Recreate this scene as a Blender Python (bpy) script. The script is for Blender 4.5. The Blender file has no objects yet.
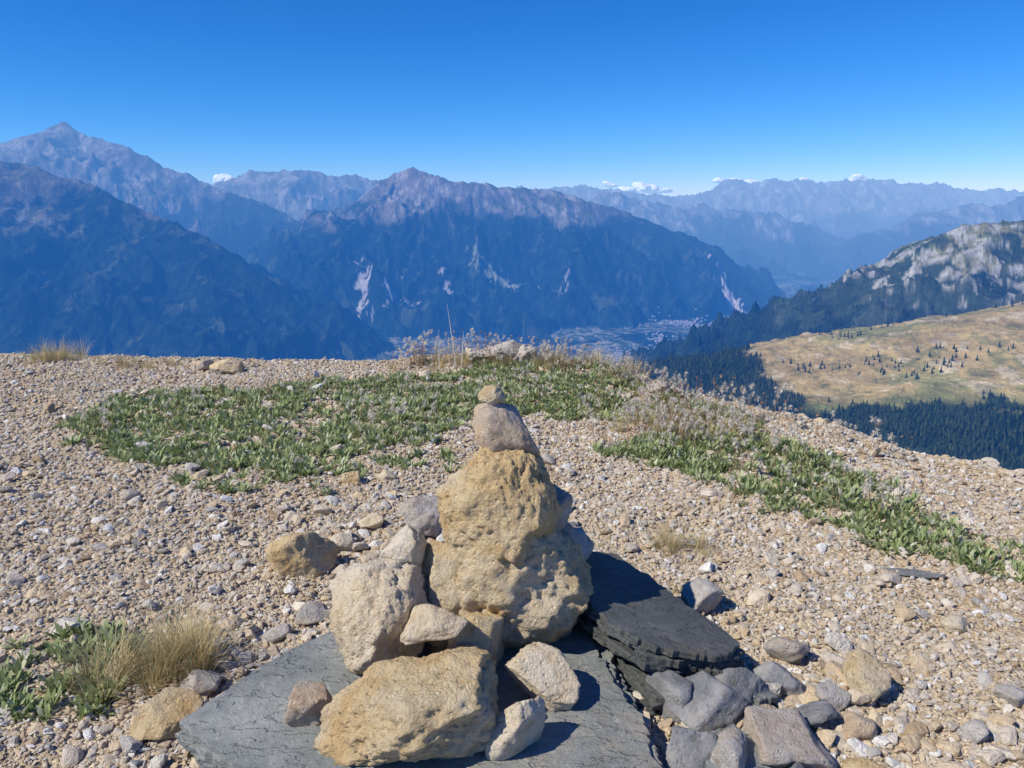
import bpy, bmesh, math, random
import numpy as np
from mathutils import Vector, Euler

random.seed(5); RNG = np.random.default_rng(5)
scene = bpy.context.scene

# ------------------------------------------------------------ noise (numpy)
M = 4095
perm = np.random.default_rng(11).permutation(4096).astype(np.int64)
_g = np.random.default_rng(12).normal(size=(4096, 3)); _g /= np.linalg.norm(_g, axis=1)[:, None]
G3 = _g.astype(np.float32)
_a = np.random.default_rng(13).uniform(0, 2*np.pi, 4096)
G2 = np.stack([np.cos(_a), np.sin(_a)], 1).astype(np.float32)
def fade(t): return t*t*t*(t*(t*6-15)+10)
def n2(x, y):
    ix = np.floor(x).astype(np.int64); iy = np.floor(y).astype(np.int64)
    fx = (x-ix).astype(np.float32); fy = (y-iy).astype(np.float32)
    u = fade(fx); v = fade(fy)
    def c(dx, dy):
        g = G2[perm[(perm[(ix+dx) & M]+iy+dy) & M]]
        return g[..., 0]*(fx-dx)+g[..., 1]*(fy-dy)
    a = c(0, 0)*(1-u)+c(1, 0)*u; b = c(0, 1)*(1-u)+c(1, 1)*u
    return (a*(1-v)+b*v)*1.5
def n3(p):
    i = np.floor(p).astype(np.int64); f = (p-i).astype(np.float32); u = fade(f)
    def c(a, b, d):
        g = G3[perm[(perm[(perm[(i[:, 0]+a) & M]+i[:, 1]+b) & M]+i[:, 2]+d) & M]]
        return g[:, 0]*(f[:, 0]-a)+g[:, 1]*(f[:, 1]-b)+g[:, 2]*(f[:, 2]-d)
    def L(a, b, t): return a*(1-t)+b*t
    x00 = L(c(0,0,0), c(1,0,0), u[:,0]); x10 = L(c(0,1,0), c(1,1,0), u[:,0])
    x01 = L(c(0,0,1), c(1,0,1), u[:,0]); x11 = L(c(0,1,1), c(1,1,1), u[:,0])
    return L(L(x00, x10, u[:,1]), L(x01, x11, u[:,1]), u[:,2])*1.5
def fbm2(x, y, o=4, g=.5):
    s = 0; a = 1
    for k in range(o):
        s = s+a*n2(x*2**k+17.3*k, y*2**k+9.1*k); a *= g
    return s
def ridged2(x, y, o=5, g=.5):
    s = 0; a = 1; w = 1
    for k in range(o):
        r = 1-np.abs(n2(x*2**k+31.7*k, y*2**k+5.9*k))*2
        r = np.clip(r, 0, 1)**1.5
        s = s+a*r*w; w = .35+.65*r; a *= g
    return s
def fbm3(p, o=4, g=.5):
    s = 0; a = 1
    for k in range(o):
        s = s+a*n3(p*2**k+7.7*k); a *= g
    return s
def sstep(a, b, x):
    t = np.clip((x-a)/(b-a), 0, 1); return t*t*(3-2*t)

# ------------------------------------------------------------ terrain shape
EDGE = np.array([(-30,12),(-14,8.6),(-5,7.55),(-2.5,7.2),(0,7.3),(.93,6.5),(1.45,5.75),(2.23,4.75),(2.75,3.85),(3.2,2.75),
                 (3.7,1),(4.2,-3),(3,-12),(-10,-16),(-30,-10)], float)
def inside(poly, x, y):
    r = np.zeros(x.shape, bool); n = len(poly)
    for i in range(n):
        x1, y1 = poly[i]; x2, y2 = poly[(i+1) % n]
        c = ((y1 > y) != (y2 > y)) & (x < (x2-x1)*(y-y1)/(y2-y1+1e-12)+x1)
        r ^= c
    return r
def pdist(poly, x, y):
    D = np.full(x.shape, 1e9); n = len(poly)
    for i in range(n):
        a = poly[i]; b = poly[(i+1) % n]; dx, dy = b-a
        t = np.clip(((x-a[0])*dx+(y-a[1])*dy)/(dx*dx+dy*dy), 0, 1)
        D = np.minimum(D, np.hypot(x-a[0]-t*dx, y-a[1]-t*dy))
    return D
def sdist(poly, x, y):
    d = pdist(np.asarray(poly, float), x, y)
    return np.where(inside(poly, x, y), -d, d)
def gz(x, y):
    x = np.asarray(x, float); y = np.asarray(y, float)
    d = sdist(EDGE, x, y)+.12*fbm2(x*1.1+3, y*1.1, 3)
    dp = np.maximum(d, 0)
    z = -.78*(np.sqrt(dp*dp+.25)-.5)
    z = z+.045*fbm2(x*.8, y*.8+5, 3)+.012*fbm2(x*5, y*5, 3)
    z = z+.05*np.exp(-((x-0)**2/1.2+(y-6.7)**2/.3))
    z = z+dp*.10*n2(x*.02+4, y*.02)*sstep(20, 120, dp)
    return z

RIDGES = [  # (points xyz km/km/m, slope, kind)
 ([(-16,14,900),(-11,13,880),(-8,12.5,760),(-7.25,12.1,960),(-6.9,12,1120),(-6.75,12,1190),(-6.55,12,1050),(-5.9,11.9,850),(-5.2,11.7,560),(-4.2,11.5,190),(-3.5,11.2,-120),(-2.9,11,-400)], .55, 1),
 ([(-11,9,900),(-8,8.4,640),(-5.1,8,410),(-4.4,7.7,240),(-3.9,7.5,100),(-2.8,7,-310),(-2.3,6.7,-620),(-1.8,6.5,-920),(-1.1,6,-1300)], .50, 2),
 ([(-6.4,14.5,100),(-5.3,14,260),(-4.6,14,520),(-4.1,14,505),(-3.7,14,540),(-3.2,14,430),(-2.83,14,420),(-2.1,14,330)], .5, 3),
 ([(-2.5,10.3,-480),(-2.2,10.4,-40),(-1.73,10.5,290),(-1.27,10.5,450),(-.81,10.5,300),(-.45,10.5,250),(-.16,10.5,165),(.63,10.5,120),(1.43,10.5,-90),(2.5,10.5,-470),(3.3,10.5,-1000),(3.9,10.5,-1400)], .53, 3),
 ([(-1.5,10.4,300),(-1.9,9.3,-250),(-2.0,8.3,-800)], .6, 3),
 ([(-.5,10.4,180),(-.6,9.3,-350),(-.4,8.2,-950)], .6, 3),
 ([(.7,10.4,60),(.75,9.3,-450),(1.0,8.3,-1000)], .6, 3),
 ([(-8,22,100),(-2,21,200),(.85,20,340),(1.5,20,390),(1.8,20,440),(2.1,20,330),(2.7,20,190),(3.7,20,140),(4.5,20,190),(5.1,20,330),(5.3,20,500),(5.45,20,400),(5.6,20,520),(5.8,20,380),(6.3,20,440),(6.5,20,560),(6.7,20,430),(7.5,20,500),(7.8,20,410),(8.1,20,440),(8.7,20,500),(9.2,20,560),(9.6,20,450),(10,20,440),(11,20,340),(12,20,300),(13,20,240),(15,20,400),(19,20,500)], .45, 4),
 ([(1.8,16,200),(3.4,15.5,-60),(5.2,15.5,-250),(6.4,16,-600)], .5, 4),
 ([(14,15,250),(9.7,15,50),(8.8,15,-60),(7.9,15,-200),(7.2,15,-430),(6.5,15,-680),(6.0,15,-1000),(5.5,14.7,-1400)], .5, 4),
 ([(3.5,3.9,60),(2.6,3.65,-70),(2.33,3.6,-78),(2.2,3.6,-88),(2.04,3.6,-92),(1.96,3.6,-150),(1.86,3.6,-215),(1.69,3.6,-335),(1.44,3.6,-500),(1.17,3.55,-640),(.89,3.5,-810),(.6,3.45,-1060),(.3,3.4,-1300)], .5, 5),
 ([(3,2.5,-150),(1.9,2.25,-262),(1.46,2.2,-290),(1.25,2.2,-335),(1.05,2.2,-415),(.88,2.2,-475),(.735,2.2,-550)], .17, 6),
 ([(.735,2.2,-550),(.5,2.2,-720),(.2,2.2,-1000)], .4, 6),
]
def terrain(X, Y):
    """returns z, kind, drop below crest"""
    R = np.hypot(X, Y)
    far = sstep(2500, 6000, R)
    wx = fbm2(X/1500+3, Y/1500, 3)*(60+220*far); wy = fbm2(X/1500+50, Y/1500+20, 3)*(60+260*far)
    H = np.full(X.shape, -1e9); K = np.zeros(X.shape, int); DR = np.zeros(X.shape)
    for pts, sl, kind in RIDGES:
        w = .35 if kind in (5, 6) else 1.0
        x = X+wx*w*.5; y = Y+wy*w
        for (a, b) in zip(pts[:-1], pts[1:]):
            ax, ay, az = a[0]*1e3, a[1]*1e3, a[2]; bx, by, bz = b[0]*1e3, b[1]*1e3, b[2]
            dx, dy = bx-ax, by-ay
            t = np.clip(((x-ax)*dx+(y-ay)*dy)/(dx*dx+dy*dy), 0, 1)
            d = np.hypot(x-ax-t*dx, y-ay-t*dy)
            zc = az+(bz-az)*t
            h = zc-sl*d-(0 if kind == 6 else .12)*np.minimum(d, 500)
            if kind == 6:   # shoulder: gentle meadow then dropping behind
                h = np.where(y > ay, zc-.45*d, h)
                h = h-.5*np.maximum(d-1150, 0)
            m = h > H
            H = np.where(m, h, H); K = np.where(m, kind, K); DR = np.where(m, sl*d, DR)
    scale = np.where(K == 6, .16, np.where(K == 5, .5, np.where(K == 2, .75, 1.0)))
    gx, gy = X+.5*wx, Y+.5*wy
    rg = ridged2(gx/950, gy/1900, 6, .56)-1.0
    rg5 = ridged2(gx/330+9, gy/420, 7, .6)-1.0
    rg = np.where((K == 5) | (K == 6), rg5, rg)
    amp = (32+.30*np.minimum(DR, 620))+np.where(K == 4, 55, np.where(K == 3, 14, 0))
    H = H+rg*amp*scale
    H = H+20*fbm2(X/160, Y/160, 3, .6)*np.where(K == 6, .12, np.where(K == 5, .6, np.where(K == 4, 1.8, 1)))
    floor = -1300+30*fbm2(X/900, Y/900, 3)
    m = floor > H
    H = np.where(m, floor, H); K = np.where(m, 0, K)
    g = gz(X, Y)
    m = g > H
    H = np.where(m, g, H); K = np.where(m, 9, K)
    return H, K, DR

# ------------------------------------------------------------ mesh helpers
def link(ob, parent=None):
    scene.collection.objects.link(ob)
    if parent is not None: ob.parent = parent
    return ob
def mesh_np(name, V, F, smooth=True):
    me = bpy.data.meshes.new(name)
    V = np.asarray(V, np.float32); F = np.asarray(F, np.int32); k = F.shape[1]
    me.vertices.add(len(V)); me.vertices.foreach_set('co', V.ravel())
    me.loops.add(F.size); me.loops.foreach_set('vertex_index', F.ravel())
    me.polygons.add(len(F)); me.polygons.foreach_set('loop_start', np.arange(len(F), dtype=np.int32)*k)
    me.polygons.foreach_set('loop_total', np.full(len(F), k, np.int32))
    me.update(calc_edges=True)
    me.polygons.foreach_set('use_smooth', np.full(len(F), smooth, bool))
    return me
def set_col(me, C):
    a = me.color_attributes.new('Col', 'FLOAT_COLOR', 'POINT')
    C4 = np.ones((len(C), 4), np.float32); C4[:, :3] = C
    a.data.foreach_set('color', C4.ravel())

# ------------------------------------------------------------ material helper
class NT:
    def __init__(s, name):
        s.m = bpy.data.materials.new(name); s.m.use_nodes = True
        s.t = s.m.node_tree; s.t.nodes.clear()
        s.out = s.t.nodes.new('ShaderNodeOutputMaterial')
    def n(s, typ, ins=None, **kw):
        nd = s.t.nodes.new(typ)
        for k, v in kw.items(): setattr(nd, k, v)
        for k, v in (ins or {}).items():
            if isinstance(v, bpy.types.NodeSocket): s.t.links.new(v, nd.inputs[k])
            else: nd.inputs[k].default_value = v
        return nd
    def noise(s, vec, scale, detail=6, rough=.6, dist=0):
        return s.n('ShaderNodeTexNoise', {'Vector': vec, 'Scale': scale, 'Detail': detail, 'Roughness': rough, 'Distortion': dist}).outputs[0]
    def ramp(s, fac, stops, interp='LINEAR'):
        r = s.n('ShaderNodeValToRGB', {'Fac': fac}); cr = r.color_ramp; cr.interpolation = interp
        while len(cr.elements) < len(stops): cr.elements.new(.5)
        for e, (p, c) in zip(cr.elements, stops):
            e.position = p; e.color = (c[0], c[1], c[2], 1) if not isinstance(c, (int, float)) else (c, c, c, 1)
        return r.outputs[0]
    def mix(s, f, a, b, blend='MIX'):
        nd = s.t.nodes.new('ShaderNodeMix'); nd.data_type = 'RGBA'; nd.blend_type = blend
        for idx, v in ((0, f), (6, a), (7, b)):
            if isinstance(v, bpy.types.NodeSocket): s.t.links.new(v, nd.inputs[idx])
            else: nd.inputs[idx].default_value = v if idx == 0 else (v[0], v[1], v[2], 1)
        return nd.outputs[2]
    def math(s, op, a, b=0.0, clamp=False):
        nd = s.n('ShaderNodeMath', {0: a, 1: b}, operation=op); nd.use_clamp = clamp; return nd.outputs[0]
    def bump(s, h, strength, dist):
        return s.n('ShaderNodeBump', {'Height': h, 'Strength': strength, 'Distance': dist}).outputs[0]
    def bsdf(s, col, rough=.9, normal=None, spec=.2):
        b = s.n('ShaderNodeBsdfPrincipled', {'Base Color': col, 'Roughness': rough, 'Specular IOR Level': spec})
        if normal is not None: s.t.links.new(normal, b.inputs['Normal'])
        return b
    def finish(s, sh):
        s.t.links.new(sh, s.out.inputs['Surface']); return s.m
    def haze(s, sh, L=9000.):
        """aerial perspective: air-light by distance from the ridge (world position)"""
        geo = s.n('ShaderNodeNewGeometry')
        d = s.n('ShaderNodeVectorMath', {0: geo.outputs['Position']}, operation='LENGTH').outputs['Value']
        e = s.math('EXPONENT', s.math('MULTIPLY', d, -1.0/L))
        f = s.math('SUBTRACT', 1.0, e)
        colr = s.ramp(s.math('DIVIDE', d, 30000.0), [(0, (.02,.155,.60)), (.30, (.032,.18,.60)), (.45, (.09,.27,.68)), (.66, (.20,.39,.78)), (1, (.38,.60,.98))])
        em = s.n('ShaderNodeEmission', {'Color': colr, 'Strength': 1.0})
        mx = s.n('ShaderNodeMixShader', {0: f, 1: sh, 2: em.outputs[0]})  # painted haze: blue glow mixed over the surface shader, no air volume
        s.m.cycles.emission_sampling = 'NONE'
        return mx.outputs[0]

def m_rock(name, stops, scale=6., bump=.5, bdist=.02, tint=None, rnd=False):
    s = NT(name); tc = s.n('ShaderNodeTexCoord'); vec = tc.outputs['Object']
    oi = s.n('ShaderNodeObjectInfo')
    vec = s.n('ShaderNodeVectorMath', {0: vec, 1: oi.outputs['Location']}, operation='ADD').outputs[0]
    a = s.noise(vec, scale, 8, .65, .3); b = s.noise(vec, scale*5, 8, .75); c = s.noise(vec, scale*22, 4, .7)
    col = s.ramp(a, stops)
    if tint: col = s.mix(s.ramp(s.noise(vec, scale*.6, 6, .65), [(.47, 0), (.58, 1)]), col, tint)
    col = s.mix(.7, col, s.ramp(b, [(.32, (.60,.50,.38)), (.5, (1,1,1)), (.7, (1.10,1.10,1.10))]), 'MULTIPLY')
    sp = s.ramp(s.noise(vec, scale*9, 3, .5), [(.66, 0), (.70, 1)])
    col = s.mix(s.math('MULTIPLY', sp, .4), col, (.28,.22,.15))
    if rnd: col = s.mix(1, col, s.ramp(oi.outputs['Random'], [(0,(.6,.6,.62)),(1,(1.2,1.2,1.2))]), 'MULTIPLY')
    h = s.math('ADD', s.math('MULTIPLY', b, 1.0), s.math('MULTIPLY', c, .6))
    pit = s.n('ShaderNodeTexVoronoi', {'Vector': vec, 'Scale': scale*8}).outputs['Distance']
    h = s.math('ADD', h, s.math('MULTIPLY', s.ramp(pit, [(0, 0), (.3, 1)]), .4))
    return s.finish(s.bsdf(col, .92, s.bump(h, bump, bdist), .15).outputs[0])

# ------------------------------------------------------------ ground materials
s = NT('gravel_soil'); geo = s.n('ShaderNodeNewGeometry'); P = geo.outputs['Position']
a = s.noise(P, 1.3, 6, .6); b = s.noise(P, 14, 7, .7); v = s.n('ShaderNodeTexVoronoi', {'Vector': P, 'Scale': 75.}, feature='F1')
v2 = s.n('ShaderNodeTexVoronoi', {'Vector': P, 'Scale': 190.})
col = s.ramp(a, [(.3, (.50,.39,.26)), (.5, (.57,.48,.35)), (.7, (.56,.49,.39))])
vc = s.n('ShaderNodeSeparateColor', {0: v.outputs['Color']}).outputs[0]
col = s.mix(.8, col, s.ramp(vc, [(0,(.5,.48,.46)),(.5,(.9,.88,.85)),(1,(1.25,1.22,1.18))]), 'MULTIPLY')
h = s.math('ADD', s.math('MULTIPLY', v.outputs['Distance'], -1.0), s.math('MULTIPLY', v2.outputs['Distance'], -.4))
h = s.math('ADD', h, s.math('MULTIPLY', b, .5))
M_SOIL = s.finish(s.bsdf(col, .95, s.bump(h, .9, .012), .1).outputs[0])

s = NT('mountain_surface'); geo = s.n('ShaderNodeNewGeometry'); P = geo.outputs['Position']
at = s.n('ShaderNodeVertexColor', layer_name='Col')
n_a = s.noise(P, .006, 7, .68); n_b = s.noise(P, .035, 6, .7); n_c = s.noise(P, .2, 4, .7)
col = s.mix(.85, at.outputs['Color'], s.ramp(n_a, [(.3,(.55,.55,.55)),(.5,(1,1,1)),(.7,(1.45,1.45,1.45))]), 'MULTIPLY')
col = s.mix(.8, col, s.ramp(n_b, [(.3,(.55,.57,.55)),(.5,(1,1,1)),(.7,(1.4,1.38,1.35))]), 'MULTIPLY')
col = s.mix(.5, col, s.ramp(n_c, [(.3,(.6,.62,.6)),(.5,(1,1,1)),(.7,(1.3,1.28,1.25))]), 'MULTIPLY')
h = s.math('ADD', s.math('MULTIPLY', n_a, 60.), s.math('MULTIPLY', n_b, 14.))
bs = s.bsdf(col, 1.0, s.bump(h, .7, 1.0), 0.0)
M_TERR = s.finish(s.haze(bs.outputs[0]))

# ------------------------------------------------------------ terrain sheets (polar sampling around the summit)
azf = np.radians(np.linspace(-40, 40, 1150))
azs = np.radians(np.concatenate([np.linspace(-180, -80, 34), np.linspace(-78, -40.5, 60)]))
az = np.concatenate([azs, azf, -azs[::-1][:-1]])
def sheet(name, radii, mat, colfn=None, ground=False):
    A, Rr = np.meshgrid(az, radii)
    X = Rr*np.sin(A); Y = Rr*np.cos(A); sh = X.shape
    x = X.ravel(); y = Y.ravel()
    if ground: z = gz(x, y); K = DR = None
    else: z, K, DR = terrain(x, y)
    nr, nc = sh; idx = np.arange(nr*nc).reshape(sh)
    nxt = np.roll(idx, -1, axis=1)
    q = np.stack([idx[:-1], nxt[:-1], nxt[1:], idx[1:]], -1).reshape(-1, 4)[:, ::-1]
    me = mesh_np(name, np.stack([x, y, z], 1), q)
    me.materials.append(mat)
    if colfn is not None: set_col(me, colfn(x, y, z, K, DR, sh))
    ob = link(bpy.data.objects.new(name, me))
    return ob, x, y, z, K, DR, sh

rad_g = np.concatenate([[0.02], np.geomspace(.5, 1.4, 30)[:-1], np.geomspace(1.4, 12, 340)])
sheet('gravel_ground', rad_g, M_SOIL, ground=True)
FOR = {}
def terr_col(x, y, z, K, DR, sh):
    Z = z.reshape(sh); R = np.hypot(x, y).reshape(sh)
    dzr = np.gradient(Z, axis=0)/np.maximum(np.gradient(R, axis=0), 1e-3)
    dza = np.gradient(Z, axis=1)/np.maximum(R*.00122, 1e-3)
    slope = np.hypot(dzr, dza).ravel()
    N1 = fbm2(x/1100, y/1100, 5); N2 = fbm2(x/300+40, y/300, 5, .6); N3 = fbm2(x/90+7, y/90, 5, .6)
    N4 = fbm2(x/60+7, y/32, 4, .65)
    def c(a): return np.tile(np.array(a, np.float32), (len(x), 1))
    def mx(a, b, f): f = np.clip(f, 0, 1)[:, None]; return a*(1-f)+b*f
    rock = mx(c((.30,.255,.205)), c((.58,.50,.42)), sstep(-.1, .5, N2+.5*N3))
    alp = mx(c((.17,.17,.09)), c((.27,.23,.14)), sstep(-.3, .4, N2))
    forest = mx(c((.012,.026,.018)), c((.030,.050,.030)), sstep(-.3, .5, N3))
    clear = c((.13,.15,.07))
    high = mx(alp, rock, sstep(-.15, .35, N1*.4+N2*.6+(slope-.55)*1.0))
    high = np.where((K == 2)[:, None], mx(high, alp, np.full(len(x), .6)), mx(high, rock, sstep(100, 450, z)))
    ch = ridged2(x/260+11, y/1500, 3)
    high = mx(high, c((.68,.62,.56)), sstep(1.34, 1.56, ch)*.75*np.where(K == 2, .4, 1))
    # last snow patches on the distant crests
    high = mx(high, c((.85,.87,.9)), sstep(.55, .65, N2+.4*N3)*sstep(150, 300, z)*(K == 4))
    line = np.where(K == 4, -450, np.where(K == 2, 60, np.where(K == 1, -150, -160)))
    f = sstep(-110, 110, line-z+330*N1+170*N2)
    base = mx(high, forest, f)
    base = mx(base, clear, sstep(.50, .66, N2+.3*N3)*.5*f)
    scar = sstep(1.57, 1.70, ridged2(x/600+70, y/1800, 3))*f*sstep(-.35, .1, N2)
    base = mx(base, c((.48,.45,.41)), scar*.6)
    def blob(cx, cy, rx, ry, col, th=.0, ang=0., st=1.):
        nonlocal base
        X = (x-cx); Y = (y-cy); ca, sa = math.cos(ang), math.sin(ang)
        d = 1-np.hypot((X*ca+Y*sa)/rx, (-X*sa+Y*ca)/ry)+.9*N3+.5*N2
        base = mx(base, c(col), sstep(th, th+.2, d)*st)
    blob(2650, 9350, 110, 350, (.75,.65,.55), .2, .2)
    blob(-1560, 8150, 80, 380, (.66,.60,.55), .3, .25, .9)
    blob(-1250, 7950, 55, 320, (.66,.60,.55), .3, -.1, .9)
    blob(-950, 7900, 260, 60, (.56,.52,.48), .45, -.2, .7)
    blob(-700, 8350, 50, 330, (.56,.52,.48), .45, .3, .8)
    blob(600, 8500, 60, 300, (.50,.47,.43), .5, -.2, .7)
    blob(-120, 8800, 360, 110, (.36,.38,.24), .15, -.6)
    blob(-4500, 7350, 45, 500, (.30,.29,.28), .5, .4, .5)
    blob(-4900, 7300, 900, 90, (.28,.28,.24), .35, -.25, .6)
    fl = mx(c((.08,.115,.055)), c((.38,.36,.28)), sstep(-.05, .25, N3+.5*N2))
    fl = mx(fl, forest, sstep(.0, .25, N1+.4*N2))
    base = np.where((K == 0)[:, None], fl, base)
    # near right rocky hill
    gr = mx(c((.13,.16,.055)), c((.27,.25,.11)), sstep(-.3, .4, N2))
    g5 = mx(gr, mx(c((.28,.27,.22)), c((.48,.46,.39)), sstep(-.3, .3, N4)), sstep(.16, .30, N3*.6+N4*.5+N2*.4+(slope-.66)*.4))
    g5 = mx(g5, c((.04,.06,.03)), sstep(.08, .22, -N3*.6-N2*.5-N4*.3-(z+200)/450.)*.9)
    g5 = mx(g5, forest*1.1, sstep(-60, 40, -470-z+160*N2+110*N3))
    base = np.where((K == 5)[:, None], g5, base)
    # meadow shoulder
    g6 = mx(c((.47,.345,.145)), c((.31,.28,.11)), sstep(-.05, .45, N2+.35*N3))
    g6 = mx(g6, c((.56,.45,.27)), sstep(.35, .5, N3))
    g6 = mx(g6, c((.17,.19,.07)), sstep(.35, .55, -N3+.4*N4)*.6)
    plane = z+.262*y
    f6 = sstep(-6, 14, -plane+22*N2+26*N3)
    f6 = np.maximum(f6, sstep(-40, 40, 690-x+60*N2))
    f6 = np.maximum(f6, sstep(.52, .6, N2*.8+N3*.5)*sstep(40, 0, plane))
    g6b = mx(g6, c((.12,.15,.05)), sstep(-45, 0, -plane+20*N2)*.75)
    g6b = mx(g6b, forest, f6)
    base = np.where((K == 6)[:, None], g6b, base)
    g9 = mx(c((.2,.17,.11)), forest, sstep(60, 200, np.hypot(x, y)))
    base = np.where((K == 9)[:, None], g9, base)
    FOR['m'] = ((K == 6) & (f6 > .6)) | ((K == 5) & (z-160*N2 < -460)) | ((K == 9) & (np.hypot(x, y) > 500))
    return base
rad_t = np.concatenate([np.geomspace(12, 800, 110)[:-1], np.geomspace(800, 5500, 330)[:-1], np.geomspace(5500, 26000, 520), [32000, 45000]])
tob, tx, ty, tz, tK, tDR, tsh = sheet('mountain_terrain', rad_t, M_TERR, terr_col)

# ------------------------------------------------------------ instancing
def scatter(name, pts, rots, scl, idx, coll):
    me = bpy.data.meshes.new(name); n = len(pts)
    me.vertices.add(n); me.vertices.foreach_set('co', np.asarray(pts, np.float32).ravel())
    for nm, ty, dat, key in (('rot', 'FLOAT_VECTOR', rots, 'vector'), ('scl', 'FLOAT_VECTOR', scl, 'vector'), ('idx', 'INT', idx, 'value')):
        a = me.attributes.new(nm, ty, 'POINT')
        a.data.foreach_set(key, np.asarray(dat, np.int32 if ty == 'INT' else np.float32).ravel())
    ob = link(bpy.data.objects.new(name, me))
    ng = bpy.data.node_groups.new(name, 'GeometryNodeTree')
    ng.interface.new_socket('Geometry', in_out='INPUT', socket_type='NodeSocketGeometry')
    ng.interface.new_socket('Geometry', in_out='OUTPUT', socket_type='NodeSocketGeometry')
    gi = ng.nodes.new('NodeGroupInput'); go = ng.nodes.new('NodeGroupOutput')
    ci = ng.nodes.new('GeometryNodeCollectionInfo'); ci.inputs['Collection'].default_value = coll
    ci.inputs['Separate Children'].default_value = True; ci.inputs['Reset Children'].default_value = True
    ip = ng.nodes.new('GeometryNodeInstanceOnPoints'); ip.inputs['Pick Instance'].default_value = True
    def na(nm, dt):
        k = ng.nodes.new('GeometryNodeInputNamedAttribute'); k.data_type = dt; k.inputs['Name'].default_value = nm
        return k.outputs['Attribute']
    L = ng.links.new
    L(gi.outputs[0], ip.inputs['Points']); L(ci.outputs[0], ip.inputs['Instance'])
    L(na('idx', 'INT'), ip.inputs['Instance Index']); L(na('rot', 'FLOAT_VECTOR'), ip.inputs['Rotation'])
    L(na('scl', 'FLOAT_VECTOR'), ip.inputs['Scale']); L(ip.outputs[0], go.inputs[0])
    md = ob.modifiers.new('instances', 'NODES'); md.node_group = ng
    return ob
def coll(name, meshes):
    c = bpy.data.collections.new(name)
    for i, m in enumerate(meshes):
        c.objects.link(bpy.data.objects.new('%s_%02d' % (name, i), m))
    return c

# ------------------------------------------------------------ rocks
_ico = {}
def ico(sub):
    if sub not in _ico:
        bm = bmesh.new(); bmesh.ops.create_icosphere(bm, subdivisions=sub, radius=1)
        V = np.array([v.co[:] for v in bm.verts]); F = np.array([[v.index for v in f.verts] for f in bm.faces]); bm.free()
        _ico[sub] = (V/np.linalg.norm(V, axis=1)[:, None], F)
    return _ico[sub]
def terrace(t, w=.25):
    f = np.floor(t); r = t-f
    return f+np.clip((r-(1-w))/w, 0, 1)
def rock_np(half, seed, sub=5, npl=8, rough=.06, p=90, dmin=.50, pits=0., chips=26, taper=0., fine=1., step=1.):
    V, F = ico(sub); r = np.random.default_rng(seed)
    N = r.normal(size=(npl, 3)); N /= np.linalg.norm(N, axis=1)[:, None]
    D = r.uniform(dmin, .92, npl)
    if chips:
        N2_ = r.normal(size=(chips, 3)); N2_ /= np.linalg.norm(N2_, axis=1)[:, None]
        N = np.concatenate([N, N2_]); D = np.concatenate([D, r.uniform(.80, 1.0, chips)])
    off = r.uniform(0, 200, 3)
    Vw = V.copy()
    if sub > 3:   # broken, slightly warped fracture planes
        Vw = V+.08*np.stack([fbm3(V*2+off, 3), fbm3(V*2+off+50, 3), fbm3(V*2+off+90, 3)], 1)
        Vw /= np.linalg.norm(Vw, axis=1)[:, None]
    dot = Vw@N.T
    inv = np.maximum(dot, 0)/D
    rad = ((inv**p).sum(1)+(1/1.15)**p)**(-1/p)
    W = V*rad[:, None]
    k = 1+rough*1.0*fbm3(W*1.5+off, 2)
    if fine and sub > 3:
        k = k+rough*.75*step*(terrace(fbm3(W*1.7+off+5, 3)*3.2, .18)/3.2)
        k = k+rough*.40*step*(terrace(fbm3(W*4.3+off+15, 3)*3.0, .25)/3.0)
        k = k+rough*.9*(.30-np.abs(n3(W*3.1+off)))*.6+rough*.5*fine*fbm3(W*8+off, 5, .68)
    if pits:
        q = fbm3(W*3.2+off+30, 4, .6); k = k-pits*np.clip(q-.20, 0, .3)
        q = fbm3(W*9+off+70, 3, .6); k = k-pits*.45*np.clip(q-.25, 0, .3)
    W = W*k[:, None]
    if taper:
        W[:, :2] *= (1-taper*W[:, 2:3])
    return W*np.array(half), F
def rock_obj(name, loc, half, seed, mat, rot=(0,0,0), parent=None, sub=5, smooth=True, **kw):
    W, F = rock_np(half, seed, sub, **kw)
    me = mesh_np(name, W, F, smooth); me.materials.append(mat)
    ob = link(bpy.data.objects.new(name, me), parent)
    ob.location = loc; ob.rotation_euler = [math.radians(a) for a in rot]
    return ob
M_YEL = m_rock('ochre_limestone', [(.3,(.68,.44,.19)),(.45,(.78,.57,.30)),(.6,(.82,.66,.41)),(.75,(.72,.50,.24))], 5., 1., .028, tint=(.82,.69,.48))
M_CRM = m_rock('cream_limestone', [(.3,(.70,.53,.33)),(.5,(.80,.68,.49)),(.7,(.76,.60,.39))], 6., .9, .024, tint=(.80,.71,.56))
M_GRY = m_rock('grey_limestone', [(.3,(.36,.34,.32)),(.5,(.52,.49,.45)),(.7,(.64,.60,.55))], 7., .8, .02, tint=(.50,.43,.36))
M_BRN = m_rock('brown_limestone', [(.3,(.46,.32,.21)),(.5,(.62,.48,.34)),(.7,(.50,.44,.37))], 8., .8, .018, tint=(.46,.42,.38))
M_BLU = m_rock('dark_schist', [(.3,(.13,.14,.15)),(.5,(.25,.255,.265)),(.7,(.42,.41,.40))], 7., .7, .02, tint=(.20,.205,.21))

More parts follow.
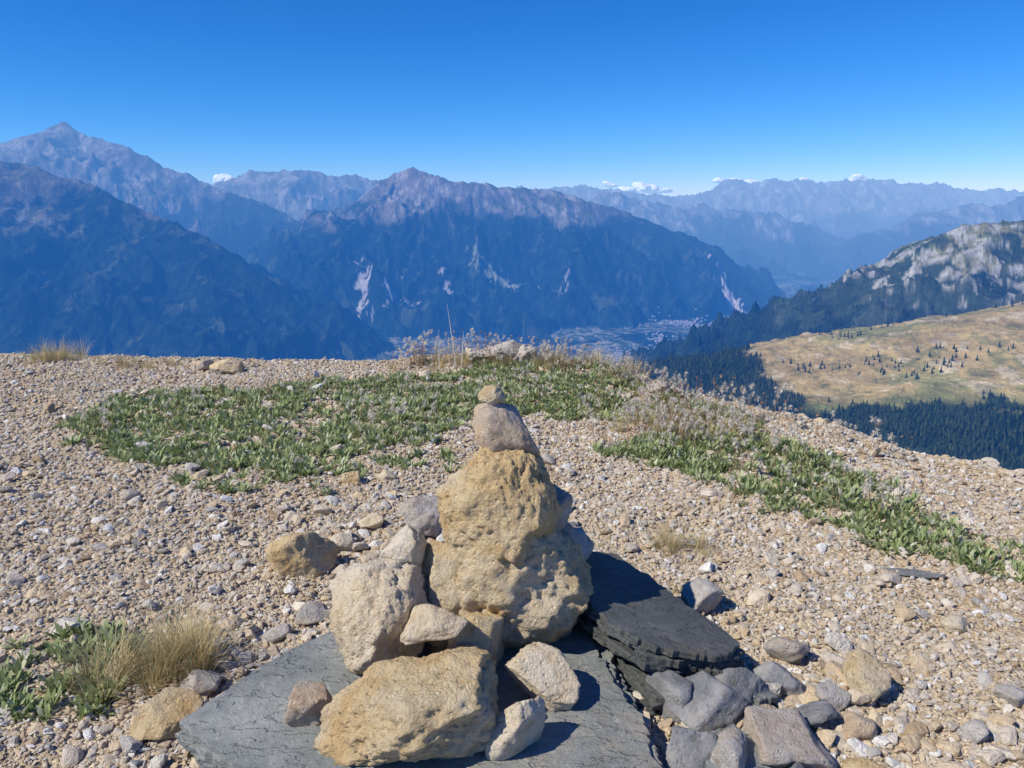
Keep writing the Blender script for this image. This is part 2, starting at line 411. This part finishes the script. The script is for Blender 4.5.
cairn = link(bpy.data.objects.new('stone_cairn', None)); cairn.location = (0, 0, 0)
R = lambda *a, **k: rock_obj(*a, parent=cairn, **k)
R('front_stone', (-.225,1.80,.20), (.26,.185,.14), 131, M_YEL, (8,-6,12), sub=6, rough=.07, pits=.14, dmin=.66)
R('left_stone', (-.40,2.14,.255), (.165,.17,.215), 405, M_CRM, (0,6,20), sub=6, rough=.07, pits=.13, dmin=.80)
R('base_stone', (.02,2.33,.28), (.285,.22,.265), 233, M_YEL, (0,2,10), sub=6, rough=.08, pits=.16, taper=.02, dmin=.70)
R('middle_stone', (-.045,2.31,.575), (.215,.17,.235), 245, M_YEL, (0,6,-20), sub=6, rough=.08, pits=.16, taper=.28, dmin=.70)
R('grey_back_stone', (.115,2.46,.46), (.10,.08,.12), 246, M_GRY, (0,24,0), rough=.07)
R('back_base_stone', (.09,2.58,.19), (.20,.17,.2), 147, M_GRY, (0,0,30), rough=.07)
R('cap_stone', (-.025,2.34,.795), (.078,.078,.135), 248, M_BRN, (0,-40,5), rough=.06, npl=7, dmin=.58)
R('tip_stone', (-.062,2.34,.905), (.050,.04,.036), 449, M_YEL, (0,10,40), sub=5, rough=.05, dmin=.7)
R('wedge_stone', (-.235,2.0,.305), (.12,.085,.06), 250, M_CRM, (0,-10,10), rough=.06)
R('right_stone', (.085,1.94,.185), (.125,.095,.08), 251, M_CRM, (0,10,-20), rough=.06)
R('foot_stone', (.01,1.745,.155), (.08,.07,.115), 252, M_CRM, (10,15,10), rough=.06)
R('corner_stone', (-.565,1.86,.155), (.08,.07,.07), 253, M_BRN, (0,10,30), rough=.06)
R('chock_stone', (-.335,2.22,.43), (.068,.06,.085), 254, M_CRM, (0,30,0), rough=.06)
R('core_stone', (-.19,2.25,.26), (.16,.14,.2), 155, M_YEL, (0,0,0), rough=.08, dmin=.65, pits=.12)
R('inner_stone', (-.10,2.08,.19), (.14,.11,.12), 156, M_YEL, (0,0,50), rough=.07)

# slate slabs : stacked cleavage layers with ragged edges
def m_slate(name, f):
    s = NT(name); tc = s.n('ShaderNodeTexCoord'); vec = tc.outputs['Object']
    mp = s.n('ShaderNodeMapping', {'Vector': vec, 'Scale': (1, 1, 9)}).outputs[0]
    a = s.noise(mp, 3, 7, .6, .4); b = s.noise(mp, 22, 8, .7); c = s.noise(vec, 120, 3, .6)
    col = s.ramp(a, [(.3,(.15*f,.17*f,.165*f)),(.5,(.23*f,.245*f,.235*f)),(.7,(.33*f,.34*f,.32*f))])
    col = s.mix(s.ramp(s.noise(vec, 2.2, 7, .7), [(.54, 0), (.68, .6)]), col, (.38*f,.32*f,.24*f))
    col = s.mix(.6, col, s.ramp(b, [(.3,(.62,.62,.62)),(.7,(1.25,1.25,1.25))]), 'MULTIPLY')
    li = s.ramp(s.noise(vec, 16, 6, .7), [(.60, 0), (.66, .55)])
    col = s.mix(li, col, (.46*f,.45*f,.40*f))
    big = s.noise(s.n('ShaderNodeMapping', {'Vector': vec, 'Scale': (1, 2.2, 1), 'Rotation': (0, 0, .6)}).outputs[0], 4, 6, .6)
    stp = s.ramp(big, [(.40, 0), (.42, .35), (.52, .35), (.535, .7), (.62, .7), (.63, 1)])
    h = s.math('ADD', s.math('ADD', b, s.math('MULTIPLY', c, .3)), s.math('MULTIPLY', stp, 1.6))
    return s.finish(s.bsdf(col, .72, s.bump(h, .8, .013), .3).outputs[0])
M_SLATE = m_slate('slate', 1.0); M_SLATE_SHADED = m_slate('dark_shaded_slate', .42)  # second is a darkened copy, cairn shadow put into the dark slate's colour
def slab(name, outline, z0, z1, seed, tilt=(0,0,0), nl=4, mat=None, shrink=.035):
    outline = np.array(outline, float); c = outline.mean(0); r = np.random.default_rng(seed)
    P_ = []
    n = len(outline)
    for i in range(n):
        a, b = outline[i]-c, outline[(i+1) % n]-c; m = max(2, int(np.hypot(*(b-a))/.012))
        for k in range(m): P_.append(a+(b-a)*k/m)
    P_ = np.array(P_); rr = np.hypot(P_[:, 0], P_[:, 1])[:, None]; U = P_/rr
    V, F = [], []
    zs = np.linspace(z0, z1, nl+1)+np.concatenate([[0], r.uniform(-.25, .25, nl-1)*(z1-z0)/nl, [0]])
    for l in range(nl):
        o = r.uniform(0, 99)
        q = P_*4+o; off = .030*fbm2(q[:, 0], q[:, 1], 3)+.010*fbm2(P_[:, 0]*40+o, P_[:, 1]*40, 3, .6)
        q = P_*2.0+o; sh_ = shrink*l/nl*(1+1.6*n2(q[:, 0], q[:, 1]))+r.uniform(0, .008)
        A_ = P_+U*(off-sh_)[:, None]; B_ = A_-U*(.002+.004*np.abs(fbm2(P_[:, 0]*30+o, P_[:, 1]*30, 2)))[:, None]
        st = len(V); m = len(A_)
        za, zb = zs[l]-(.002 if l else 0), zs[l+1]
        for ring, z in ((A_, za), (A_, zb-.003), (B_, zb)):
            for p in ring: V.append((p[0], p[1], z))
        for k in range(m):
            k2 = (k+1) % m
            F.append((st+k, st+k2, st+m+k2, st+m+k)); F.append((st+m+k, st+m+k2, st+2*m+k2, st+2*m+k))
        F.append(tuple(range(st+2*m, st+3*m)))
        if l == 0: F.append(tuple(range(st, st+m))[::-1])
    me = bpy.data.meshes.new(name); me.from_pydata(V, [], F); me.update()
    me.materials.append(mat or M_SLATE)
    ob = link(bpy.data.objects.new(name, me))
    ob.location = (c[0], c[1], 0); ob.rotation_euler = [math.radians(t) for t in tilt]
    return ob
slab('slate_slab', [(-.91,1.84),(-.78,2.07),(-.62,2.32),(-.40,2.62),(-.05,2.72),(.22,2.60),(.30,2.35),(.35,2.04),(.40,1.80),(.42,1.45),(.1,1.35),(-.3,1.42),(-.60,1.62),(-.80,1.73)], .03, .118, 1, (0,0,0), 5)
slab('slate_slab', [(.16,2.35),(.20,2.70),(.36,2.74),(.54,2.44),(.70,2.16),(.60,2.06),(.36,2.03),(.24,2.12)], .12, .20, 2, (-3,12,0), 5, M_SLATE_SHADED, shrink=.008)
slab('slate_slab', [(-.42,2.75),(-.40,3.02),(-.1,3.15),(.16,3.0),(.2,2.7),(-.1,2.62)], .02, .08, 3, (3,-3,0), 3)
slab('slate_slab', [(.38,1.98),(.30,2.25),(.52,2.33),(.70,2.15),(.62,1.95)], .02, .09, 5, (3,5,8), 4, M_SLATE_SHADED)
slab('slate_slab', [(.56,2.02),(.62,2.20),(.80,2.20),(.84,2.08),(.72,1.98)], .01, .06, 6, (-4,14,0), 3)
slab('slate_slab', [(.48,1.70),(.46,1.84),(.60,1.90),(.72,1.82),(.68,1.70)], .02, .07, 7, (10,12,0), 3)

# loose rocks standing on the ridge
def loose(px, py, half, seed, mat, rot=0, **kw):
    z = float(gz(np.array([px]), np.array([py]))[0])
    rock_obj('loose_rock', (px, py, z+half[2]*.5), half, seed, mat, (random.uniform(-15, 15), random.uniform(-15, 15), rot), sub=4 if half[0] < .1 else 5, rough=.055, dmin=.42, npl=9, chips=14, p=140, **kw)
L0 = [(-.90,2.98,(.15,.13,.125),1,M_YEL,10),(-.40,3.32,(.13,.11,.14),2,M_GRY,30),(-.36,3.02,(.12,.09,.06),3,M_GRY,0),
 (-.62,2.78,(.10,.08,.035),4,M_GRY,20),(-.74,2.62,(.08,.06,.04),5,M_GRY,60),(-.78,3.2,(.08,.06,.055),6,M_CRM,60),(-.66,3.45,(.07,.06,.05),7,M_CRM,0),
 (-.95,3.6,(.055,.045,.035),8,M_CRM,40),(-.86,2.5,(.07,.05,.035),9,M_GRY,10),(-.98,2.14,(.07,.06,.05),10,M_GRY,30),(-1.0,1.98,(.10,.08,.06),11,M_YEL,30),
 (-.88,4.0,(.08,.07,.06),12,M_YEL,0),(-.69,4.05,(.055,.045,.045),13,M_CRM,0),(-2.58,6.85,(.19,.14,.13),14,M_YEL,0),(-2.78,6.9,(.11,.09,.07),15,M_BRN,0),
 (.56,1.98,(.14,.10,.09),20,M_BLU,20),(.72,1.86,(.15,.11,.09),21,M_GRY,-20),(.70,2.06,(.11,.09,.10),22,M_BLU,50),(.50,1.80,(.11,.08,.08),23,M_BLU,10),
 (.84,2.16,(.10,.08,.065),24,M_BLU,10),(.58,1.75,(.10,.08,.07),25,M_GRY,80),(.92,2.32,(.09,.06,.055),26,M_GRY,0),(.88,1.98,(.08,.06,.05),27,M_BLU,0),
 (.70,2.66,(.10,.08,.07),28,M_GRY,0),(1.12,2.12,(.09,.09,.10),29,M_YEL,20),(1.0,1.95,(.07,.06,.045),30,M_BRN,20),(1.6,2.5,(.065,.045,.035),31,M_CRM,10),
 (1.66,2.92,(.13,.04,.018),32,M_BLU,-10),(.46,2.02,(.09,.09,.08),33,M_BLU,0),(.62,2.38,(.07,.11,.055),35,M_GRY,0),(.80,1.80,(.08,.06,.05),44,M_CRM,0),
 (1.5,2.05,(.06,.045,.035),36,M_GRY,0),(.95,1.78,(.07,.06,.035),37,M_YEL,0),(1.3,1.9,(.045,.045,.035),38,M_GRY,0),(.74,1.72,(.08,.06,.055),39,M_BLU,0),(.98,2.06,(.07,.055,.05),45,M_GRY,0),
 (-.12,7.0,(.25,.16,.14),40,M_GRY,0),(.13,6.97,(.16,.11,.11),41,M_GRY,0),(-.35,6.98,(.13,.11,.08),42,M_CRM,0),(1.2,6.0,(.11,.09,.07),43,M_GRY,0)]
for (x, y, hf, sd, mt, rt) in L0: loose(x, y, hf, 300+sd, mt, rt)

# gravel
s = NT('gravel_stone'); tc = s.n('ShaderNodeTexCoord'); oi = s.n('ShaderNodeObjectInfo')
vec = s.n('ShaderNodeVectorMath', {0: tc.outputs['Object'], 1: oi.outputs['Location']}, operation='ADD').outputs[0]
cr = s.ramp(oi.outputs['Random'], [(0,(.42,.31,.20)),(.08,(.60,.48,.33)),(.26,(.68,.55,.38)),(.40,(.57,.51,.43)),(.56,(.72,.62,.48)),(.66,(.48,.46,.43)),(.76,(.75,.69,.59)),(.85,(.55,.42,.28)),(.90,(.80,.77,.71)),(1,(.80,.79,.76))])
cr = s.mix(.7, cr, s.ramp(s.noise(vec, 1.2, 5, .65), [(.3,(.68,.65,.61)),(.7,(1.2,1.2,1.2))]), 'MULTIPLY')
M_GRAV = s.finish(s.bsdf(cr, .93, s.bump(s.noise(vec, 3, 4, .7), .5, .15), .12).outputs[0])
pm = []
for i in range(16):
    r = np.random.default_rng(900+i)
    W, F = rock_np((1, r.uniform(.55, .95), r.uniform(.35, .8)), 900+i, 2 if i < 9 else 3, npl=10, rough=.05, p=70, dmin=.42, chips=6 if i > 8 else 0)
    m = mesh_np('pebble', W*1.12, F, False); m.materials.append(M_GRAV); pm.append(m)
PEB = coll('pebble', pm)
def gravel_pts(n, rmin, rmax, smin, smax, pw, amax=42, expo=1.0):
    r = (rmin**expo+(rmax**expo-rmin**expo)*RNG.uniform(size=n))**(1/expo)
    a = np.radians(RNG.uniform(-amax, amax, n)); x = r*np.sin(a); y = r*np.cos(a)
    d = sdist(EDGE, x, y); k = (d < .6); x, y, r = x[k], y[k], r[k]
    sc = smin*(smax/smin)**(RNG.uniform(size=len(x))**pw)
    return x, y, sc
sets = [gravel_pts(56000, 1.5, 8.8, .008, .018, 1.3, expo=1.2), gravel_pts(36000, 1.5, 4.5, .004, .010, 1.0), gravel_pts(32000, 3.5, 9, .011, .022, 1.5, expo=1.6),
        gravel_pts(3200, 1.5, 8.8, .02, .042, 2.2, expo=1.3), gravel_pts(240, 1.5, 8, .035, .065, 1.5, expo=1.2)]
def drift(cx, cy, sx, sy, n, a, b):
    return (RNG.normal(cx, sx, n), RNG.normal(cy, sy, n), RNG.uniform(a, b, n))
sets += [drift(-.75, 3.2, .25, .35, 90, .02, .045), drift(.95, 2.0, .25, .2, 130, .015, .045), drift(-.95, 2.3, .2, .25, 80, .012, .035), drift(1.7, 3.0, .4, .5, 60, .012, .03), drift(-2.2, 3.0, .5, .4, 60, .012, .03), drift(.55, 1.9, .15, .15, 60, .015, .035)]
gx = np.concatenate([q[0] for q in sets]); gy = np.concatenate([q[1] for q in sets]); gs = np.concatenate([q[2] for q in sets])
gzv = gz(gx, gy)+gs*RNG.uniform(-.1, .45, len(gs))
n = len(gx)
scatter('gravel', np.stack([gx, gy, gzv], 1), np.stack([RNG.uniform(-.6, .6, n), RNG.uniform(-.6, .6, n), RNG.uniform(0, 6.28, n)], 1),
        np.repeat(gs[:, None], 3, 1), np.where(gs > .02, RNG.integers(9, 16, n), RNG.integers(0, 9, n)), PEB)

# ------------------------------------------------------------ plants
def m_leaf(name, c1, c2, c3, trans=.25):
    s = NT(name); oi = s.n('ShaderNodeObjectInfo'); geo = s.n('ShaderNodeNewGeometry')
    f = s.math('FRACT', s.math('ADD', oi.outputs['Random'], geo.outputs['Random Per Island']))
    col = s.ramp(f, [(0, c1), (.5, c2), (.8, c2), (1, c3)])
    b = s.bsdf(col, .5, None, .35); t = s.n('ShaderNodeBsdfTranslucent', {'Color': col})
    return s.finish(s.n('ShaderNodeMixShader', {0: trans, 1: b.outputs[0], 2: t.outputs[0]}).outputs[0])
M_LEAF = m_leaf('leaf', (.21,.27,.10), (.36,.42,.19), (.66,.66,.50), .33)
M_STRAW = m_leaf('straw', (.50,.39,.19), (.62,.50,.28), (.40,.32,.13), .2)
M_RED = m_leaf('red_stalk', (.28,.12,.07), (.38,.24,.14), (.48,.38,.24), .15)
M_FLUFF = m_leaf('seed_fluff', (.66,.60,.50), (.78,.73,.64), (.54,.45,.33), .4)
def blade(V, F, base, az, elev, L, w, curl, seg=4, prof='leaf'):
    h = Vector((math.cos(az), math.sin(az), 0)); side = Vector((-math.sin(az), math.cos(az), 0))
    p = Vector(base); e = elev; st = len(V)
    for k in range(seg+1):
        t = k/seg
        ww = w*(math.sin(math.pi*min(1, .12+.86*t))**.8 if prof == 'leaf' else (1-.85*t))
        V.append((p-side*ww*.5)[:]); V.append((p+side*ww*.5)[:])
        p = p+(h*math.cos(e)+Vector((0, 0, 1))*math.sin(e))*(L/seg); e -= curl/seg
    for k in range(seg):
        a = st+2*k; F.append((a, a+1, a+3, a+2))
def fin(name, V, F, mats, midx=None):
    me = mesh_np(name, V, F, True)
    for m in mats: me.materials.append(m)
    if midx is not None: me.polygons.foreach_set('material_index', np.array(midx, np.int32))
    return me
cl = []
for i in range(6):
    V, F = [], []
    for k in range(18):
        a = random.uniform(0, 6.28); r = random.uniform(0, .03)
        blade(V, F, (r*math.cos(a), r*math.sin(a), 0), a+random.uniform(-.5, .5), random.uniform(.6, 1.5), random.uniform(.03, .062), random.uniform(.011, .018), random.uniform(.1, .9))
    cl.append(fin('leaf_clump', V, F, [M_LEAF]))
LEAF = coll('leaf_clump', cl)
P1 = [(-3.3,5.30),(-3.1,5.85),(-1.76,6.2),(-.81,6.6),(-.11,7.0),(.53,6.85),(1.1,6.35),(1.43,5.7),(1.01,5.09),(.62,5.26),(.2,5.4),(-.3,5.26),(-.55,4.74),(-.62,4.16),(-1.0,3.94),(-1.53,4.02),(-2.16,4.2),(-2.9,4.70)]
P2 = [(.80,5.1),(1.42,5.6),(1.60,4.7),(1.84,4.2),(1.97,3.72),(2.08,3.3),(2.15,3.05),(1.98,2.93),(1.71,3.14),(1.51,3.3),(1.30,3.78),(1.0,4.1),(.76,4.36)]
P3 = [(-1.62,2.0),(-1.24,2.04),(-1.28,2.42),(-1.68,2.40)]
def in_patch(poly, n, edge=.12, soft=0.):
    poly = np.array(poly); lo = poly.min(0)-.3; hi = poly.max(0)+.3
    x = RNG.uniform(lo[0], hi[0], n); y = RNG.uniform(lo[1], hi[1], n)
    d = sdist(poly, x, y)+.34*fbm2(x*1.7, y*1.7, 4, .6)*(edge/.12)+RNG.normal(0, .05, n)*(edge/.12)
    k = d < 0
    if soft: k &= ~((fbm2(x*2.6+9, y*2.6, 3) > .36) & (RNG.uniform(size=n) < soft))
    return x[k], y[k]
def patch_scatter(name, xs, ys, c, nv, smin, smax, tilt=.25, sink=.0):
    n = len(xs); z = gz(xs, ys)-sink; sc = RNG.uniform(smin, smax, n)
    return scatter(name, np.stack([xs, ys, z], 1), np.stack([RNG.uniform(-tilt, tilt, n), RNG.uniform(-tilt, tilt, n), RNG.uniform(0, 6.28, n)], 1),
            np.repeat(sc[:, None], 3, 1), RNG.integers(0, nv, n), c)
a1 = in_patch(P1, 10500, .09, soft=.8); a2 = in_patch(P2, 5000, .08, soft=.8); a3 = in_patch(P3, 420, .02)
patch_scatter('leafy_ground_plant', np.concatenate([a1[0], a2[0]]), np.concatenate([a1[1], a2[1]]), LEAF, 6, .6, 1.2)
patch_scatter('leafy_ground_plant', a3[0], a3[1], LEAF, 6, .7, 1.15)
def tuft(nb, rad, L0_, L1_, w, mats, lean=(.85, 1.5)):
    V, F, I = [], [], []
    for k in range(nb):
        a = random.uniform(0, 6.28); r = rad*math.sqrt(random.random())
        blade(V, F, (r*math.cos(a), r*math.sin(a), 0), a+random.uniform(-.8, .8), random.uniform(*lean), random.uniform(L0_, L1_), w*random.uniform(.7, 1.3), random.uniform(.1, 1.1), 4, 'g')
        I += [0 if random.random() < .85 or len(mats) < 2 else 1]*4
    return fin('tuft', V, F, mats, I)
TUFT = coll('grass_tuft', [tuft(80, .05, .08, .19, .0022, [M_STRAW, M_LEAF]) for _ in range(4)])
def grass(cx, cy, sx, sy, n, a, b):
    x = RNG.normal(cx, sx, n); y = RNG.normal(cy, sy, n)
    patch_scatter('dry_grass_tuft', x, y, TUFT, 4, a, b)
grass(-1.13, 2.27, .10, .07, 24, .8, 1.35)
grass(.74, 3.2, .09, .05, 11, .5, .7)
grass(-4.35, 7.25, .12, .1, 12, .8, 1.4)
grass(-3.6, 7.15, .35, .08, 16, .5, .8)
grass(1.15, 4.85, .22, .25, 26, .5, .9)
grass(.8, 5.2, .2, .2, 8, .5, .8)
grass(.4, 6.9, .5, .12, 34, .7, 1.4)
grass(-.6, 6.9, .3, .1, 14, .6, 1.2)
def seedhead(i):
    V, F, I = [], [], []
    fl = i % 3 != 1
    for q in range(4):
        a = random.uniform(0, 6.28); x = random.uniform(-.05, .05); y = random.uniform(-.05, .05); H = random.uniform(.10, .24)
        n0 = len(F); blade(V, F, (x, y, 0), a, 1.38, H, .0035, .15, 4, 'g'); I += [0]*(len(F)-n0)
        top = Vector(V[-1])
        for k in range(34 if fl else 12):
            d = Vector((random.gauss(0, 1), random.gauss(0, 1), random.gauss(.3, 1))).normalized()
            n0 = len(F)
            blade(V, F, top[:], math.atan2(d.y, d.x), math.asin(max(-1, min(1, d.z))), .024 if fl else .014, .0038 if fl else .006, .3, 2, 'leaf'); I += [1]*(len(F)-n0)
    return fin('seed_stalk', V, F, [M_RED, M_FLUFF if fl else M_RED], I)
SEED = coll('seed_stalk', [seedhead(i) for i in range(6)])
x1 = RNG.uniform(-1.1, 1.35, 150); y1 = np.interp(x1, [-1, 0, .9, 1.4], [7.05, 7.15, 6.4, 5.7])+RNG.normal(-.08, .14, 150)
x2 = RNG.normal(1.1, .22, 100); y2 = RNG.normal(4.95, .3, 100)
b1 = in_patch(P1, 300); b2 = in_patch(P2, 230)
x3 = RNG.uniform(1.4, 2.3, 24); y3 = 5.5-(x3-1.4)*1.35+RNG.normal(0, .1, 24)
patch_scatter('seed_head_plant', np.concatenate([x1, x2, b1[0], b2[0], x3]), np.concatenate([y1, y2, b1[1], b2[1], y3]), SEED, 6, .55, 1.2, .15)
V, F = [], []
# broad-faced stems so the stalk reads from the path
blade(V, F, (0, 0, 0), 1.9, 1.12, .62, .016, .05, 8, 'g'); blade(V, F, (0, 0, 0), 3.3, 1.15, .60, .014, .05, 8, 'g'); blade(V, F, (.05, 0, 0), 1.3, 1.45, .34, .010, .2, 6, 'g'); blade(V, F, (-.15, 0, 0), 1.6, 1.5, .36, .010, .2, 6, 'g')
ob = link(bpy.data.objects.new('tall_grass_stalk', fin('tall_grass_stalk', V, F, [M_FLUFF]))); ob.location = (-.50, 6.75, float(gz(np.array([-.5]), np.array([6.75]))[0]))

# ------------------------------------------------------------ conifers on the near slopes
s = NT('conifer_needles'); oi = s.n('ShaderNodeObjectInfo')
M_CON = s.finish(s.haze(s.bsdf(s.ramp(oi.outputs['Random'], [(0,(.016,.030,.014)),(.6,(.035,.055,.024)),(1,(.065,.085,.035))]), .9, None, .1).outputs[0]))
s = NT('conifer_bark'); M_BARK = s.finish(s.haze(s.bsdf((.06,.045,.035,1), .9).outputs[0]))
def conifer(seed):
    r = random.Random(seed); V, F, I = [], [], []
    def ring(z, rad, n, jag=0):
        st = len(V)
        for k in range(n):
            a = 2*math.pi*k/n; q = rad*(1+(r.uniform(-jag, jag))); V.append((q*math.cos(a), q*math.sin(a), z-(jag and q*.25*r.random())))
        return st
    a = ring(0, .25, 6); b = ring(9, .1, 6)
    for k in range(6): F.append((a+k, a+(k+1) % 6, b+(k+1) % 6, b+k)); I.append(1)
    nl = 7
    for l in range(nl):
        z = 1.6+l*1.6; R0 = 2.6*(1-l/nl)**.85+.25
        a = ring(z, R0, 10, .35); b = ring(z+2.2, .12, 10)
        for k in range(10): F.append((a+k, a+(k+1) % 10, b+(k+1) % 10, b+k)); I.append(0)
    return fin('conifer', V, F, [M_CON, M_BARK], I)
CON = coll('conifer', [conifer(i) for i in range(5)])
R_ = np.hypot(tx, ty); A_ = np.arctan2(tx, ty)
ok = FOR['m'] & (R_ > 900) & (R_ < 4200) & (A_ > .08) & (A_ < .72)
ii = np.nonzero(ok)[0]
wgt = R_[ii]**2; wgt /= wgt.sum()
ch = RNG.choice(ii, min(26000, len(ii)), replace=False, p=wgt)
# a few scattered trees on the meadow and the green hill
sp_ = np.nonzero((~FOR['m']) & ((tK == 6) | (tK == 5)) & (R_ < 3900) & (A_ > .2) & (A_ < .72) & (fbm2(tx/220, ty/220, 3) > .25))[0]
ch = np.concatenate([ch, RNG.choice(sp_, min(420, len(sp_)), replace=False)])
jx = tx[ch]+RNG.normal(0, 1.5, len(ch)); jy = ty[ch]+RNG.normal(0, 2.5, len(ch)); n = len(ch)
sc = RNG.uniform(.6, 1.3, n)
scatter('conifer_forest', np.stack([jx, jy, tz[ch]-.8], 1), np.stack([np.zeros(n), np.zeros(n), RNG.uniform(0, 6.28, n)], 1), np.repeat(sc[:, None], 3, 1), RNG.integers(0, 5, n), CON)

# ------------------------------------------------------------ villages on the valley floor
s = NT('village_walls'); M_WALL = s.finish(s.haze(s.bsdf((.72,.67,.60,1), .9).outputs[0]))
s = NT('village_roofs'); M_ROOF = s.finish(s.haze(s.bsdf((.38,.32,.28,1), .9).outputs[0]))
V, F, I = [], [], []
def house(cx, cy, cz, w, l, h, a):
    ca, sa = math.cos(a), math.sin(a); st = len(V)
    for (u, v, z) in [(-w,-l,-6),(w,-l,-6),(w,l,-6),(-w,l,-6),(-w,-l,h),(w,-l,h),(w,l,h),(-w,l,h),(0,-l,h+w*.6),(0,l,h+w*.6)]:
        V.append((cx+u*ca-v*sa, cy+u*sa+v*ca, cz+z))
    for f, m in [((0,1,5,4),0),((1,2,6,5),0),((2,3,7,6),0),((3,0,4,7),0),((4,5,8),0),((6,7,9),0),((5,6,9,8),1),((7,4,8,9),1)]:
        F.append([st+k for k in f]); I.append(m)
hx = []
for (cx, cy, sx, sy, n) in [(1120,6550,130,170,420),(930,6200,80,100,160),(1900,8300,190,100,220),(560,6250,140,70,90),(60,6300,90,40,24),(1420,7300,60,110,60),(320,6200,40,40,20)]:
    for k in range(n): hx.append((random.gauss(cx, sx), random.gauss(cy, sy)))
hx = np.array(hx); hz, hk, _ = terrain(hx[:, 0], hx[:, 1])
for (x, y), z, k in zip(hx, hz, hk):
    if z < -1150: house(x, y, z, random.uniform(4, 8), random.uniform(5, 14), random.uniform(4, 8), random.uniform(0, 3.1))
me = bpy.data.meshes.new('village'); me.from_pydata(V, [], F); me.update()
me.materials.append(M_WALL); me.materials.append(M_ROOF); me.polygons.foreach_set('material_index', np.array(I, np.int32))
link(bpy.data.objects.new('village', me))

# ------------------------------------------------------------ small clouds behind the far range
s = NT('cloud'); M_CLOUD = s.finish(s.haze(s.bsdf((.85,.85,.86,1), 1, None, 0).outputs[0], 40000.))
def cloud(cx, cy, cz, w, h, seed, nb=9):
    r = random.Random(seed); VV, FF, o = [], [], 0
    for k in range(nb):
        t = r.uniform(-1, 1); sz = h*r.uniform(.35, .8)*(1-.6*abs(t))
        W, Fi = rock_np((sz*1.5, sz, sz*.8), seed*10+k, 4, npl=3, rough=.18, p=6, chips=0, fine=.6, step=0)
        W = W+np.array([t*w, r.uniform(-.3, .3)*w, r.uniform(0, .5)*h*(1-abs(t))])
        VV.append(W); FF.append(Fi+o); o += len(W)
    me = mesh_np('cloud', np.concatenate(VV), np.concatenate(FF)); me.materials.append(M_CLOUD)
    ob = link(bpy.data.objects.new('cloud', me)); ob.location = (cx, cy, cz)
cloud(4900, 30000, 330, 900, 400, 1, 12); cloud(3600, 30000, 520, 260, 200, 2, 6); cloud(8600, 30000, 430, 850, 420, 3, 12); cloud(8100, 31000, 680, 260, 230, 4)
cloud(-9900, 27500, 600, 300, 330, 5); cloud(13000, 30000, 720, 220, 260, 6); cloud(11300, 31000, 720, 200, 170, 7, 5)

# ------------------------------------------------------------ light, sky, camera
SUN_AZ, SUN_EL = math.radians(-116), math.radians(46)
S = Vector((math.cos(SUN_EL)*math.sin(SUN_AZ), math.cos(SUN_EL)*math.cos(SUN_AZ), math.sin(SUN_EL)))
sl = bpy.data.lights.new('sun', 'SUN'); sl.energy = 5.0; sl.angle = math.radians(.5); sl.color = (1, .93, .80)
so = link(bpy.data.objects.new('sun', sl)); so.rotation_euler = S.to_track_quat('Z', 'Y').to_euler(); so.location = (-20, 0, 30)
w = bpy.data.worlds.new('World'); scene.world = w; w.use_nodes = True; nt = w.node_tree; nt.nodes.clear()
sk = nt.nodes.new('ShaderNodeTexSky'); sk.sky_type = 'NISHITA'; sk.sun_disc = False
sk.sun_elevation = SUN_EL; sk.sun_rotation = SUN_AZ % (2*math.pi); sk.altitude = 2600; sk.air_density = 1.0; sk.dust_density = .3; sk.ozone_density = 2.0
sep = nt.nodes.new('ShaderNodeSeparateColor'); cmb = nt.nodes.new('ShaderNodeCombineColor')
nt.links.new(sk.outputs[0], sep.inputs[0])
for i, (gm, scl) in enumerate([(1.95, .85), (1.14, .88), (.93, 1.40)]):   # grade the clear mountain air
    a = nt.nodes.new('ShaderNodeMath'); a.operation = 'MULTIPLY'; a.inputs[1].default_value = .1; nt.links.new(sep.outputs[i], a.inputs[0])
    b = nt.nodes.new('ShaderNodeMath'); b.operation = 'POWER'; b.inputs[1].default_value = gm; nt.links.new(a.outputs[0], b.inputs[0])
    c = nt.nodes.new('ShaderNodeMath'); c.operation = 'MULTIPLY'; c.inputs[1].default_value = scl*10; nt.links.new(b.outputs[0], c.inputs[0])
    nt.links.new(c.outputs[0], cmb.inputs[i])
bg = nt.nodes.new('ShaderNodeBackground'); bg.inputs['Strength'].default_value = .1
ow = nt.nodes.new('ShaderNodeOutputWorld')
nt.links.new(cmb.outputs[0], bg.inputs[0]); nt.links.new(bg.outputs[0], ow.inputs[0])
cam = bpy.data.cameras.new('camera'); co = link(bpy.data.objects.new('camera', cam))
cam.sensor_width = 36; cam.lens = 27.18; cam.clip_start = .05; cam.clip_end = 120000
co.location = (0, 0, 1.5); co.rotation_euler = (math.radians(90-13.4), 0, 0)
scene.camera = co
scene.view_settings.view_transform = 'Standard'; scene.view_settings.look = 'None'; scene.view_settings.exposure = 0
